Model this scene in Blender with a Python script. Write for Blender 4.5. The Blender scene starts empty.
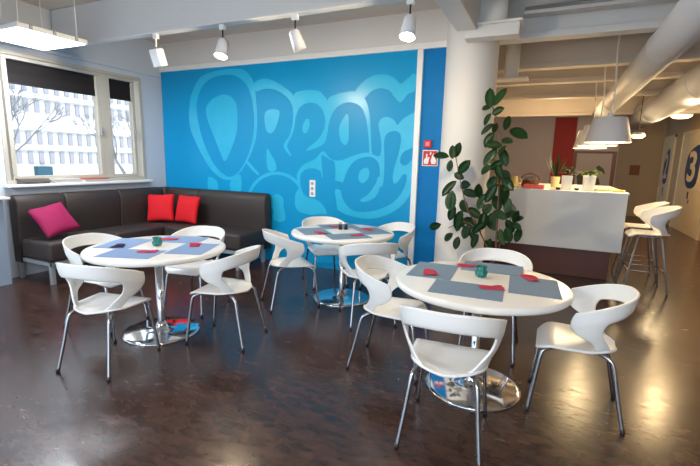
import bpy, bmesh, math, random
from mathutils import Vector, Matrix
from mathutils.geometry import tessellate_polygon
random.seed(7)
S = bpy.context.scene
COL = S.collection
PI = math.pi

# ---------------------------------------------------------------- materials
def lin(c):
    return tuple(((v/255)/12.92 if v/255 <= .04045 else ((v/255+.055)/1.055)**2.4) for v in c)
def mat(name, rgb, rough=.5, metal=0, spec=.5, emit=None, es=0, coat=0, bump=None, var=None, trans=0, alpha=1):
    m = bpy.data.materials.new(name); m.use_nodes = True
    nt = m.node_tree; b = nt.nodes['Principled BSDF']
    c = lin(rgb)+(1,)
    b.inputs['Base Color'].default_value = c
    b.inputs['Roughness'].default_value = rough
    b.inputs['Metallic'].default_value = metal
    b.inputs['Specular IOR Level'].default_value = spec
    b.inputs['Coat Weight'].default_value = coat
    b.inputs['Transmission Weight'].default_value = trans
    b.inputs['Alpha'].default_value = alpha
    if emit:
        b.inputs['Emission Color'].default_value = lin(emit)+(1,)
        b.inputs['Emission Strength'].default_value = es
    tc = nt.nodes.new('ShaderNodeTexCoord')
    if var:      # (scale, amount)
        n = nt.nodes.new('ShaderNodeTexNoise'); n.inputs['Scale'].default_value = var[0]; n.inputs['Detail'].default_value = 5
        nt.links.new(tc.outputs['Object'], n.inputs['Vector'])
        r = nt.nodes.new('ShaderNodeMix'); r.data_type = 'RGBA'
        r.inputs[6].default_value = tuple(v*(1-var[1]) for v in c[:3])+(1,)
        r.inputs[7].default_value = tuple(min(1, v*(1+var[1])) for v in c[:3])+(1,)
        nt.links.new(n.outputs['Fac'], r.inputs[0]); nt.links.new(r.outputs[2], b.inputs['Base Color'])
    if bump:     # (scale, strength)
        n = nt.nodes.new('ShaderNodeTexNoise'); n.inputs['Scale'].default_value = bump[0]; n.inputs['Detail'].default_value = 3
        nt.links.new(tc.outputs['Object'], n.inputs['Vector'])
        u = nt.nodes.new('ShaderNodeBump'); u.inputs['Strength'].default_value = bump[1]; u.inputs['Distance'].default_value = .01
        nt.links.new(n.outputs['Fac'], u.inputs['Height']); nt.links.new(u.outputs['Normal'], b.inputs['Normal'])
    return m

M = {}
M['wall'] = mat('painted_wall_white', (222, 220, 218), .6, var=(3, .02))
M['wallcool'] = mat('painted_wall_pale', (205, 212, 222), .6, var=(3, .02))
M['stub'] = mat('painted_stub_bluegrey', (140, 156, 178), .5, var=(3, .02))
M['wallgrey'] = mat('painted_wall_grey', (146, 142, 154), .7, var=(2, .03))
M['wallbrown'] = mat('painted_wall_beige', (150, 128, 100), .6, var=(2, .03))  # warm lighting on the far wall is put into this beige
M['redpaint'] = mat('painted_red', (118, 2, 14), .7)
M['ceil'] = mat('painted_ceiling', (206, 198, 190), .7, var=(2, .03))
M['beam'] = mat('painted_beam', (214, 214, 214), .55, var=(2, .02))
M['mblue'] = mat('mural_blue_paint', (0, 150, 208), .4, spec=.3, var=(1.5, .04))
M['mlight'] = mat('mural_light_blue_paint', (34, 180, 226), .3, spec=.5, var=(6, .1))
M['bluewall'] = mat('side_blue_paint', (0, 116, 184), .5, spec=.2, var=(2, .03))
M['white'] = mat('white_lacquer', (238, 238, 236), .35, var=(4, .01))
M['cream'] = mat('cream_window_paint', (190, 182, 168), .4, var=(5, .02))
M['plastic'] = mat('white_moulded_plastic', (240, 240, 238), .28, var=(5, .01))
M['laminate'] = mat('white_laminate', (242, 241, 238), .22, var=(5, .01))
M['chrome'] = mat('polished_chrome', (225, 226, 230), .07, metal=1, var=(3, .02))
M['satin'] = mat('satin_chrome', (180, 182, 188), .22, metal=1, var=(3, .02))
M['leather'] = mat('dark_brown_upholstery', (54, 45, 43), .55, bump=(90, .15), var=(8, .08))
M['seam'] = mat('upholstery_seam', (24, 20, 22), .7, var=(8, .05))
M['magenta'] = mat('magenta_cloth', (150, 6, 74), .8, bump=(160, .2), var=(8, .06))
M['red'] = mat('red_cloth', (214, 8, 28), .8, bump=(160, .2), var=(8, .06))
M['wood'] = mat('dark_walnut', (96, 44, 22), .4, var=(3, .25))
M['darkgrey'] = mat('dark_blind', (44, 38, 38), .8, var=(8, .08))
M['teal'] = mat('teal_glass', (0, 138, 128), .08, spec=.7, coat=.5, trans=.35, var=(12, .1))
M['wax'] = mat('candle_wax', (235, 230, 215), .5, var=(8, .02))
M['mat'] = mat('blue_grey_placemat', (114, 140, 166), .75, bump=(220, .3), var=(90, .12))
M['matb'] = mat('pale_blue_placemat', (124, 154, 200), .75, bump=(220, .3), var=(90, .12))
M['napkin'] = mat('coral_pink_napkin', (238, 84, 118), .85, var=(20, .06))
M['napkind'] = mat('plum_napkin', (62, 44, 96), .85, var=(20, .06))
M['leafm'] = mat('ficus_leaf', (42, 80, 42), .3, spec=.5, var=(14, .3))
M['leafs'] = mat('pale_green_leaf', (92, 122, 40), .5, var=(14, .3))
M['stem'] = mat('plant_stem', (110, 82, 62), .7, var=(20, .2))
M['soil'] = mat('potting_soil', (46, 34, 26), .95, var=(30, .3))
M['pot'] = mat('white_ceramic', (232, 230, 226), .3, var=(6, .01))
M['potbeige'] = mat('beige_ceramic', (222, 196, 150), .5, var=(6, .04))
M['duct'] = mat('painted_duct', (196, 200, 208), .6, var=(2, .03))
M['shade'] = mat('white_lamp_shade', (225, 226, 232), .5, var=(6, .01))
M['glow'] = mat('warm_lamp_glow', (255, 236, 180), .5, emit=(255, 222, 150), es=3.2)
M['glowc'] = mat('luminaire_diffuser', (250, 252, 255), .5, emit=(238, 246, 255), es=5)
M['bulb'] = mat('halogen_lamp_face', (255, 244, 220), .5, emit=(255, 232, 190), es=20)
M['black'] = mat('black_plastic', (22, 22, 24), .5, var=(8, .05))
M['steel'] = mat('grey_metal', (164, 168, 174), .4, metal=.4, var=(6, .04))
M['paper'] = mat('magazine_paper', (206, 204, 200), .6, var=(40, .05))
M['paperr'] = mat('brick_red_magazine', (196, 96, 76), .6, var=(40, .05))
M['papern'] = mat('grey_brown_magazine', (120, 112, 108), .6, var=(40, .05))
M['signred'] = mat('sign_red', (200, 26, 30), .45, var=(9, .03))
M['signwhite'] = mat('sign_white', (235, 232, 228), .45, var=(9, .01))
M['signpink'] = mat('sign_pink', (232, 130, 150), .45, var=(9, .02))
M['wicker'] = mat('wicker', (120, 66, 34), .7, bump=(120, .8), var=(50, .4))
M['pink'] = mat('pink_packet', (232, 96, 96), .5, var=(30, .2))
M['yellow'] = mat('pale_yellow_plastic', (226, 196, 120), .4, var=(9, .05))
M['navy'] = mat('navy_paint', (20, 44, 92), .5, var=(8, .06))
M['doorp'] = mat('door_paint', (186, 172, 146), .45, var=(4, .02))
M['frame'] = mat('dark_red_frame', (74, 30, 26), .5, var=(8, .1))
M['print'] = mat('grey_print', (126, 120, 130), .5, var=(2, .1))
M['facade'] = mat('snowy_facade', (206, 200, 190), .9, var=(1.5, .25))
M['facwin'] = mat('facade_window', (150, 146, 150), .5, var=(1.5, .1))
M['facdark'] = mat('facade_dark', (40, 78, 92), .6, var=(1.5, .1))
M['snow'] = mat('snow', (245, 246, 250), .9, var=(1, .03))
M['branch'] = mat('bare_branch', (128, 124, 124), .9, var=(9, .1))
def glass():
    m = bpy.data.materials.new('window_glass'); m.use_nodes = True
    nt = m.node_tree; nt.nodes.clear()
    o = nt.nodes.new('ShaderNodeOutputMaterial'); t = nt.nodes.new('ShaderNodeBsdfTransparent'); g = nt.nodes.new('ShaderNodeBsdfGlossy')
    g.inputs['Roughness'].default_value = .02
    x = nt.nodes.new('ShaderNodeMixShader'); f = nt.nodes.new('ShaderNodeFresnel'); f.inputs['IOR'].default_value = 1.35
    nt.links.new(f.outputs[0], x.inputs[0]); nt.links.new(t.outputs[0], x.inputs[1]); nt.links.new(g.outputs[0], x.inputs[2]); nt.links.new(x.outputs[0], o.inputs[0])
    return m
M['glass'] = glass()
def floor_mat():
    m = bpy.data.materials.new('brown_marbled_linoleum'); m.use_nodes = True
    nt = m.node_tree; b = nt.nodes['Principled BSDF']; N = nt.nodes.new; Lk = nt.links.new
    tc = N('ShaderNodeTexCoord'); mp = N('ShaderNodeMapping'); mp.inputs['Scale'].default_value = (1, 2.2, 1); mp.inputs['Location'].default_value = (.13, .41, .377)
    Lk(tc.outputs['Object'], mp.inputs[0])
    n1 = N('ShaderNodeTexNoise'); n1.inputs['Scale'].default_value = 9; n1.inputs['Detail'].default_value = 6; n1.inputs['Roughness'].default_value = .6; n1.inputs['Distortion'].default_value = .8
    Lk(mp.outputs[0], n1.inputs[0])
    cr = N('ShaderNodeValToRGB'); e = cr.color_ramp
    e.elements[0].position = .3; e.elements[0].color = lin((42, 29, 25))+(1,)
    e.elements[1].position = .72; e.elements[1].color = lin((80, 54, 45))+(1,)
    Lk(n1.outputs['Fac'], cr.inputs[0]); Lk(cr.outputs[0], b.inputs['Base Color'])
    n2 = N('ShaderNodeTexNoise'); n2.inputs['Scale'].default_value = 9; n2.inputs['Detail'].default_value = 2
    Lk(mp.outputs[0], n2.inputs[0])
    mr = N('ShaderNodeMapRange'); mr.inputs['To Min'].default_value = .14; mr.inputs['To Max'].default_value = .32
    Lk(n2.outputs['Fac'], mr.inputs[0]); Lk(mr.outputs[0], b.inputs['Roughness'])
    bp = N('ShaderNodeBump'); bp.inputs['Strength'].default_value = .0; bp.inputs['Distance'].default_value = .01
    Lk(n2.outputs['Fac'], bp.inputs['Height']); Lk(bp.outputs[0], b.inputs['Normal'])
    return m
M['floor'] = floor_mat()

# ---------------------------------------------------------------- mesh helpers
def obj(name, bm, m, parent=None, smooth=False, mods=None):
    bmesh.ops.recalc_face_normals(bm, faces=bm.faces[:])
    me = bpy.data.meshes.new(name); bm.to_mesh(me); bm.free()
    ms = m if isinstance(m, (list, tuple)) else [m]
    for x in ms: me.materials.append(x)
    if smooth:
        for p in me.polygons: p.use_smooth = True
    o = bpy.data.objects.new(name, me); COL.objects.link(o)
    if parent: o.parent = parent
    return o
def tag(o, label, cat, group=None):
    o['label'] = label; o['category'] = cat
    if group: o['group'] = group
    return o
def thing(name, label, cat, loc=(0, 0, 0), rz=0, group=None):
    o = bpy.data.objects.new(name, None); COL.objects.link(o)
    o.location = loc; o.rotation_euler = (0, 0, rz); o.empty_display_size = .1
    return tag(o, label, cat, group)
def struct(name, bm, m, smooth=False):
    o = obj(name, bm, m, None, smooth); o['kind'] = 'structure'; return o
def box(bm, x0, x1, y0, y1, z0, z1, bev=0, rot=None, mi=0, seg=2):
    r = bmesh.ops.create_cube(bm, size=1)
    vs = r['verts']
    bmesh.ops.scale(bm, vec=(abs(x1-x0), abs(y1-y0), abs(z1-z0)), verts=vs)
    fs = list({f for v in vs for f in v.link_faces})
    for f in fs: f.material_index = mi
    if bev:
        es = list({e for v in vs for e in v.link_edges})
        rr = bmesh.ops.bevel(bm, geom=es, offset=bev, segments=seg, affect='EDGES', profile=.5)
        vs = list({v for f in rr['faces'] for v in f.verts} | {v for v in vs if v.is_valid})
        for v in vs:
            for f in v.link_faces: f.material_index = mi
    c = Vector(((x0+x1)/2, (y0+y1)/2, (z0+z1)/2))
    if rot is not None: bmesh.ops.rotate(bm, cent=(0, 0, 0), matrix=rot, verts=vs)
    bmesh.ops.translate(bm, vec=c, verts=vs)
    return vs
def B(*a, **k):
    bm = bmesh.new(); box(bm, *a, **k); return bm
def lathe(bm, prof, n=32, c=(0, 0, 0), mi=0, close=False):
    rings = []
    for r, z in prof:
        if r < 1e-6: rings.append([bm.verts.new((c[0], c[1], c[2]+z))])
        else: rings.append([bm.verts.new((c[0]+r*math.cos(2*PI*i/n), c[1]+r*math.sin(2*PI*i/n), c[2]+z)) for i in range(n)])
    for a, b in zip(rings, rings[1:]):
        for i in range(n):
            j = (i+1) % n
            if len(a) == 1 and len(b) == 1: continue
            if len(a) == 1: f = bm.faces.new((a[0], b[i], b[j]))
            elif len(b) == 1: f = bm.faces.new((a[i], a[j], b[0]))
            else: f = bm.faces.new((a[i], a[j], b[j], b[i]))
            f.material_index = mi
    return rings
def tube(bm, pts, r, n=10, r1=None, mi=0):
    P = [Vector(p) for p in pts]; rings = []
    up = Vector((0, 0, 1)) if abs((P[1]-P[0]).normalized().z) < .95 else Vector((1, 0, 0))
    for i, p in enumerate(P):
        t = (P[min(i+1, len(P)-1)]-P[max(i-1, 0)]).normalized()
        a = t.cross(up)
        if a.length < 1e-4: a = t.cross(Vector((0, 1, 0)))
        a.normalize(); b = a.cross(t).normalized(); up = b
        rr = r if r1 is None else r+(r1-r)*i/(len(P)-1)
        rings.append([bm.verts.new(p+a*rr*math.cos(2*PI*k/n)+b*rr*math.sin(2*PI*k/n)) for k in range(n)])
    for A, C in zip(rings, rings[1:]):
        for k in range(n):
            j = (k+1) % n; bm.faces.new((A[k], A[j], C[j], C[k])).material_index = mi
    bm.faces.new(rings[0][::-1]).material_index = mi; bm.faces.new(rings[-1]).material_index = mi
def smoothpath(pts, k=6, closed=False):
    P = [Vector(p) for p in pts]; n = len(P); out = []
    rng = range(n if closed else n-1)
    for i in rng:
        if closed: a, b, c, d = P[(i-1) % n], P[i], P[(i+1) % n], P[(i+2) % n]
        else: a, b, c, d = P[max(i-1, 0)], P[i], P[i+1], P[min(i+2, n-1)]
        for s in range(k):
            t = s/k
            out.append(.5*((2*b)+(c-a)*t+(2*a-5*b+4*c-d)*t*t+(3*b-a-3*c+d)*t**3))
    if not closed: out.append(P[-1])
    return out
def kids(o): return [c for c in bpy.data.objects if c.parent == o]
def dup(root, loc, rz, label=None, group=None):
    def rec(o, par):
        c = o.copy(); COL.objects.link(c)
        if par: c.parent = par
        for k in kids(o): rec(k, c)
        return c
    r = rec(root, None); r.location = loc; r.rotation_euler = (0, 0, rz)
    if label: r['label'] = label
    if group: r['group'] = group
    return r
def text_mesh(bm, txt, size, origin, ux, uz, depth=.003, bold=0):
    cu = bpy.data.curves.new('t', 'FONT'); cu.body = txt; cu.size = size; cu.align_x = 'CENTER'; cu.align_y = 'CENTER'; cu.extrude = depth/2; cu.offset = bold
    o = bpy.data.objects.new('t', cu); COL.objects.link(o)
    dg = bpy.context.evaluated_depsgraph_get(); me = bpy.data.meshes.new_from_object(o.evaluated_get(dg))
    ux = Vector(ux); uz = Vector(uz); uy = ux.cross(uz)
    base = len(bm.verts)
    vs = [bm.verts.new(Vector(origin)+ux*v.co.x+uz*v.co.y+uy*v.co.z) for v in me.vertices]
    for p in me.polygons:
        try: bm.faces.new([vs[i] for i in p.vertices])
        except ValueError: pass
    bpy.data.objects.remove(o); bpy.data.curves.remove(cu); bpy.data.meshes.remove(me)
def plate(bm, pts2, y0, y1):
    """flat painted shape on an XZ wall: extruded from y0 (wall) to y1 (front)"""
    P = [Vector((p[0], p[1], 0)) for p in pts2]
    f = [bm.verts.new((p.x, y1, p.y)) for p in P]; b = [bm.verts.new((p.x, y0, p.y)) for p in P]
    for t in tessellate_polygon([P]):
        try: bm.faces.new([f[i] for i in t])
        except ValueError: pass
    n = len(P)
    for i in range(n):
        j = (i+1) % n; bm.faces.new((f[i], f[j], b[j], b[i]))

def curve_plate(bm, pts, y0, y1):
    """same from a filled 2D curve (copes with self-crossing outlines)"""
    cu = bpy.data.curves.new('c', 'CURVE'); cu.dimensions = '2D'; cu.fill_mode = 'BOTH'; cu.extrude = abs(y1-y0)/2
    sp = cu.splines.new('POLY'); sp.points.add(len(pts)-1); sp.use_cyclic_u = True
    for q, p in zip(sp.points, pts): q.co = (p[0], p[1], 0, 1)
    o = bpy.data.objects.new('c', cu); COL.objects.link(o)
    me = bpy.data.meshes.new_from_object(o.evaluated_get(bpy.context.evaluated_depsgraph_get()))
    vs = [bm.verts.new((v.co.x, (y0+y1)/2-v.co.z, v.co.y)) for v in me.vertices]
    for p in me.polygons:
        try: bm.faces.new([vs[i] for i in p.vertices])
        except ValueError: pass
    bpy.data.objects.remove(o); bpy.data.curves.remove(cu); bpy.data.meshes.remove(me)
MURAL=[('halo',1,'l',[(-5.177,2.143),(-5.141,2.352),(-5.058,2.526),(-4.923,2.665),(-4.747,2.723),(-4.478,2.752),(-4.148,2.742),(-4.008,2.657),(-3.926,2.528),(-3.888,2.281),(-3.878,2.004),(-3.91,1.751),(-4.015,1.521),(-4.144,1.343),(-4.298,1.201),(-4.415,1.154),(-4.57,1.178),(-4.765,1.306),(-4.943,1.522),(-5.096,1.778),(-5.17,1.961)]),('letter_d',2,'f',[(-5.018,2.199),(-4.985,2.376),(-4.898,2.519),(-4.751,2.627),(-4.556,2.673),(-4.332,2.671),(-4.166,2.612),(-4.046,2.507),(-3.971,2.339),(-3.933,2.116),(-3.937,1.892),(-3.991,1.665),(-4.105,1.432),(-4.259,1.262),(-4.413,1.202),(-4.583,1.281),(-4.736,1.429),(-4.849,1.627),(-4.952,1.869)]),('counter',3,'l',[(-4.824,2.195),(-4.764,2.298),(-4.621,2.374),(-4.452,2.402),(-4.304,2.34),(-4.234,2.208),(-4.242,1.894),(-4.347,1.633),(-4.484,1.435),(-4.572,1.57),(-4.704,1.838),(-4.799,2.047)]),('halo',1,'l',[(-3.926,2.534),(-3.766,2.59),(-3.584,2.548),(-3.4,2.449),(-3.27,2.339),(-3.244,2.154),(-3.243,1.968),(-3.295,1.807),(-3.368,1.67),(-3.301,1.55),(-3.334,1.55),(-3.428,1.67),(-3.334,1.807),(-3.282,1.968),(-3.276,2.181),(-3.374,2.327),(-3.545,2.424),(-3.733,2.454),(-3.885,2.423)]),('counter',3,'l',[(-3.73,2.139),(-3.499,2.15),(-3.527,1.971),(-3.616,1.846),(-3.719,1.891)]),('counter',3,'l',[(-3.708,1.622),(-3.618,1.522),(-3.564,1.445),(-3.551,1.332),(-3.697,1.333)]),('halo',1,'l',[(-3.27,2.334),(-3.112,2.4),(-2.896,2.391),(-2.811,2.336),(-2.744,2.258),(-2.747,2.09),(-2.72,1.936),(-2.765,1.738),(-2.862,1.664),(-3.049,1.609),(-3.024,1.652),(-2.876,1.759),(-2.78,1.91),(-2.776,2.05),(-2.833,2.169),(-2.943,2.234),(-3.067,2.233),(-3.167,2.178),(-3.224,2.074),(-3.256,1.995)]),('counter',3,'l',[(-3.115,1.929),(-3.072,2.018),(-3.015,2.023),(-3.008,1.928),(-3.057,1.844),(-3.108,1.855)]),('halo',1,'l',[(-2.744,2.253),(-2.627,2.329),(-2.455,2.357),(-2.343,2.352),(-2.258,2.3),(-2.172,2.199),(-2.126,1.978),(-2.099,1.681),(-2.089,1.571),(-2.123,1.571),(-2.141,1.781),(-2.182,2.004),(-2.236,2.138),(-2.321,2.204),(-2.452,2.228),(-2.583,2.182),(-2.675,2.078),(-2.732,1.936)]),('counter',3,'l',[(-2.56,1.908),(-2.504,2.024),(-2.436,2.068),(-2.417,1.78),(-2.467,1.688),(-2.539,1.755)]),('halo',1,'l',[(-2.343,2.352),(-2.236,2.468),(-2.103,2.532),(-1.955,2.538),(-1.829,2.493),(-1.744,2.419),(-1.661,2.475),(-1.57,2.524),(-1.56,2.341),(-1.652,2.29),(-1.734,2.204),(-1.819,2.273),(-1.884,2.346),(-2.006,2.38),(-2.123,2.347),(-2.218,2.264),(-2.301,2.277)]),('halo',1,'l',[(-4.827,1.18),(-4.652,1.125),(-4.649,0.977),(-4.82,0.968)]),('halo',1,'l',[(-4.384,1.149),(-4.199,1.24),(-4.197,1.001),(-4.373,0.992)]),('halo',1,'l',[(-4.119,1.466),(-4.082,1.467),(-3.96,1.366),(-3.853,1.27),(-3.882,1.252),(-3.997,1.335)]),('halo',1,'l',[(-4.081,0.76),(-4.088,0.843),(-4.076,0.927),(-4.046,1.009),(-3.999,1.085),(-3.938,1.153),(-3.864,1.211),(-3.781,1.256),(-3.691,1.288),(-3.598,1.306),(-3.505,1.309),(-3.414,1.298),(-3.329,1.273),(-3.252,1.235),(-3.186,1.186),(-3.131,1.126),(-3.091,1.059),(-3.066,0.986),(-3.056,0.909),(-3.063,0.83),(-3.108,0.822),(-3.102,0.894),(-3.11,0.966),(-3.133,1.033),(-3.17,1.096),(-3.219,1.15),(-3.28,1.196),(-3.35,1.231),(-3.427,1.254),(-3.509,1.264),(-3.594,1.261),(-3.678,1.244),(-3.759,1.215),(-3.834,1.172),(-3.901,1.119),(-3.956,1.056),(-3.998,0.986),(-4.025,0.911),(-4.036,0.834),(-4.03,0.758)]),('counter',3,'l',[(-3.68,0.912),(-3.553,0.989),(-3.436,0.938),(-3.423,0.812),(-3.402,0.622),(-3.59,0.607),(-3.603,0.765),(-3.68,0.818)]),('halo',1,'l',[(-3.202,1.3),(-3.098,1.42),(-2.915,1.501),(-2.797,1.606),(-2.677,1.506),(-2.523,1.493),(-2.356,1.553),(-2.157,1.599),(-1.996,1.553),(-1.961,1.65),(-1.982,1.808),(-2.011,1.935),(-1.979,2.013),(-1.895,2.033),(-1.809,1.994),(-1.763,1.938),(-1.693,2.008),(-1.567,2.075),(-1.518,2.068),(-1.477,1.282),(-1.527,1.169),(-1.644,0.97),(-1.844,0.824),(-2.091,0.747),(-2.353,0.761),(-2.566,0.839),(-2.628,0.975),(-2.644,0.78),(-2.824,0.76),(-3.009,0.735),(-3.208,0.793),(-3.234,0.993),(-3.175,1.104),(-3.201,1.211)]),('letter_s',2,'f',[(-3.151,1.256),(-3.085,1.343),(-2.954,1.375),(-2.832,1.338),(-2.799,1.255),(-2.614,1.228),(-2.432,1.175),(-2.445,1.079),(-2.599,1.105),(-2.58,0.925),(-2.559,0.681),(-2.693,0.67),(-2.744,0.826),(-2.867,0.942),(-3.053,0.985),(-3.133,1.088)]),('letter_t',2.2,'f',[(-2.819,1.538),(-2.776,1.545),(-2.697,1.499),(-2.626,1.474),(-2.604,1.338),(-2.606,1.236),(-2.611,1.097),(-2.769,1.117),(-2.8,1.332)]),('letter_l',2,'f',[(-2.513,1.068),(-2.486,1.207),(-2.436,1.344),(-2.354,1.464),(-2.227,1.532),(-2.084,1.539),(-1.996,1.472),(-1.971,1.36),(-1.972,1.196),(-1.936,1.178),(-1.915,1.264),(-1.913,1.491),(-1.928,1.682),(-1.913,1.808),(-1.837,1.861),(-1.746,1.851),(-1.709,1.777),(-1.725,1.621),(-1.768,1.462),(-1.796,1.318),(-1.774,1.222),(-1.718,1.256),(-1.661,1.338),(-1.614,1.321),(-1.637,1.18),(-1.731,1.029),(-1.883,0.918),(-2.095,0.845),(-2.317,0.839),(-2.452,0.934)]),('counter',3,'l',[(-2.262,1.25),(-2.247,1.357),(-2.169,1.406),(-2.117,1.368),(-2.128,1.275),(-2.198,1.206)]),('counter',3,'l',[(-2.228,0.989),(-2.121,1.069),(-2.028,1.194),(-1.996,1.287),(-1.965,1.288),(-1.963,1.164),(-2.012,1.046),(-2.107,0.983),(-2.191,0.964)]),('letter_l',2.2,'f',[(-1.71,1.521),(-1.674,1.606),(-1.584,1.654),(-1.498,1.686),(-1.494,1.609),(-1.57,1.505),(-1.633,1.45),(-1.691,1.464)])]
LEAVES=[(-0.604,4.416,2.122,-95,0.153),(-0.508,4.373,2.121,-58,0.153),(-0.642,4.467,2.035,185,0.099),(-0.518,4.39,1.995,-20,0.12),(-0.604,4.361,1.915,125,0.12),(-0.612,4.469,1.834,135,0.142),(-0.451,4.634,1.904,-85,0.12),(-0.331,4.596,1.798,25,0.175),(-0.605,4.585,1.734,130,0.175),(-0.536,4.411,1.677,185,0.142),(-0.425,4.512,1.721,10,0.131),(-0.562,4.429,1.562,125,0.164),(-0.429,4.395,1.564,70,0.153),(-0.452,4.374,1.42,60,0.142),(-0.523,4.409,1.206,110,0.164),(-0.422,4.637,1.203,75,0.186),(-0.361,4.605,1.075,30,0.153),(-0.479,4.598,1.099,60,0.153),(-0.284,4.596,0.969,-70,0.131),(-0.264,4.402,0.903,20,0.131),(-0.322,4.439,0.893,60,0.131),(-0.507,4.541,0.916,100,0.175),(-0.664,4.574,1.214,-80,0.153),(-0.76,4.613,1.18,15,0.164),(-0.819,4.622,1.267,-5,0.153),(-0.796,4.368,1.458,-50,0.153),(-0.872,4.534,1.362,20,0.131),(-0.977,4.555,1.462,110,0.12),(-0.961,4.502,1.229,125,0.175),(-0.91,4.397,1.108,100,0.186),(-0.911,4.492,0.973,100,0.142),(-0.809,4.369,0.911,105,0.197),(-0.817,4.639,1.041,40,0.164),(-0.704,4.617,0.976,30,0.164),(-0.901,4.515,1.628,-75,0.131),(-0.935,4.436,1.605,-95,0.12),(-1.097,4.631,1.566,185,0.153),(-1.091,4.523,0.814,160,0.142),(-0.633,4.622,1.108,-60,0.153),(-0.955,4.611,0.692,140,0.131),(-0.842,4.503,0.656,90,0.131),(-0.677,4.472,0.784,60,0.153),(-0.66,4.532,0.691,100,0.142),(-0.51,4.478,0.674,100,0.131),(-0.387,4.392,0.783,60,0.142),(-0.24,4.438,0.811,90,0.131),(-0.263,4.6,0.949,-20,0.11),(-0.35,4.354,1.098,100,0.131),(-0.327,4.355,0.815,80,0.142),(-0.491,4.54,0.896,60,0.153),(-0.615,4.43,1.114,110,0.142),(-0.592,4.511,0.912,90,0.153),(-0.811,4.491,0.896,60,0.131),(-0.493,4.45,1.486,150,0.142),(-0.43,4.659,1.386,20,0.153),(-0.587,4.403,1.435,150,0.131),(-0.529,4.472,1.307,130,0.153),(-0.372,4.405,1.307,40,0.153),(-0.727,4.542,0.887,20,0.153),(-0.625,4.428,0.847,130,0.142),(-0.746,4.454,0.791,110,0.153),(-0.57,4.579,1.032,140,0.153),(-0.425,4.443,0.995,20,0.153),(-0.356,4.519,0.992,160,0.131),(-0.562,4.629,1.855,-60,0.088),(-0.45,4.372,1.629,-40,0.099)]
STEMS=[[(-0.459,4.5,0.496),(-0.451,4.5,0.884),(-0.46,4.5,1.239),(-0.463,4.5,1.633),(-0.533,4.5,1.922),(-0.603,4.5,2.086)],[(-0.477,4.48,0.498),(-0.609,4.48,0.8),(-0.746,4.48,1.018),(-0.848,4.48,1.323),(-0.918,4.48,1.607)],[(-0.452,4.52,0.493),(-0.387,4.52,0.784),(-0.302,4.52,1.026)],[(-0.598,4.47,0.802),(-0.766,4.47,0.892),(-0.938,4.47,0.813)]]
# ---------------------------------------------------------------- camera
F_PX = 423.8; PITCH, ROLL, YAW, H = .1709, .0247, -.4363, 1.501
cam_d = bpy.data.cameras.new('camera'); cam = bpy.data.objects.new('camera', cam_d); COL.objects.link(cam); S.camera = cam
cam_d.sensor_fit = 'HORIZONTAL'; cam_d.sensor_width = 36; cam_d.lens = F_PX/700*36; cam_d.clip_start = .05; cam_d.clip_end = 200
fw = Vector((math.sin(YAW)*math.cos(PITCH), math.cos(YAW)*math.cos(PITCH), -math.sin(PITCH)))
rt = Vector((math.cos(YAW), -math.sin(YAW), 0)); up = rt.cross(fw)
r2 = math.cos(ROLL)*rt+math.sin(ROLL)*up; u2 = -math.sin(ROLL)*rt+math.cos(ROLL)*up
R = Matrix((r2, u2, -fw)).transposed().to_4x4(); R.translation = Vector((0, 0, H)); cam.matrix_world = R

XL, YB, XR, YF = -5.75, 5.1, 2.95, 15.5      # window wall, mural wall, right wall, far wall
CE = 3.22; YN = -3.2                          # ceiling height, rear edge of the room
# ---------------------------------------------------------------- setting
struct('floor', B(XL-.25, XR+.2, YN, YF+.2, -.1, 0), M['floor'])
struct('ceiling', B(XL-.25, XR+.2, YN, YF+.2, CE, CE+.15), M['ceil'])
struct('wall_back', B(XL-.25, -1.06, YB, YB+.3, 0, CE), M['wall'])
bm = bmesh.new(); W0, W1, WZ0, WZ1 = 2.80, 4.70, 1.12, 2.64
V0, V1 = -2.2, 1.9
box(bm, XL-.25, XL, YN, YB, 0, WZ0); box(bm, XL-.25, XL, YN, YB, WZ1, CE)
for a, b in ((YN, V0), (V1, W0), (W1, YB)): box(bm, XL-.25, XL, a, b, WZ0, WZ1)
struct('wall_left', bm, M['wallcool'])
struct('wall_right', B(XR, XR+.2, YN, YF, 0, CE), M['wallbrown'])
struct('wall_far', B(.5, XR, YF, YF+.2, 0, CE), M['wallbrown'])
struct('wall_far_grey', B(-2.4, 1.6, 13.8, 13.95, 0, CE), M['wallgrey'])
struct('wall_passage', B(-1.75, -1.6, YB+.3, 13.8, 0, CE), M['wallgrey'])
struct('trim_1', B(XL, -1.06, YB-.05, YB, 2.79, 2.86, bev=.006), M['white'])
struct('trim_2', B(-1.545, -1.475, YB-.045, YB, 0, 2.79, bev=.006), M['white'])
struct('trim_3', B(XL, XL+.05, 2.3, YB-.05, 2.70, 2.74, bev=.008), M['wallcool'])
struct('baseboard_back', B(-3.6, -1.55, YB-.02, YB-.002, 0, .075, bev=.004), M['white'])
struct('baseboard_left', B(XL, XL+.02, YN, 2.7, 0, .075, bev=.004), M['white'])
struct('baseboard_right', B(XR-.02, XR, YN, 10.9, 0, .08, bev=.004), M['doorp'])
struct('wall_blue', B(-1.475, -1.06, YB-.012, YB, 0, 2.79), M['bluewall'])
# low partition end beside the sofa
struct('wall_stub', B(XL, -5.50, 2.5, 2.62, 0, .975), M['stub'])
struct('trim_4', B(XL, -5.42, 2.47, 2.66, .975, 1.0, bev=.005), M['white'])

# round column
bm = bmesh.new(); lathe(bm, [(.30, 0), (.30, .02), (.285, .03), (.285, CE)], 48, (-.93, 5.12, 0)); struct('column', bm, M['wall'], True)
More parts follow.
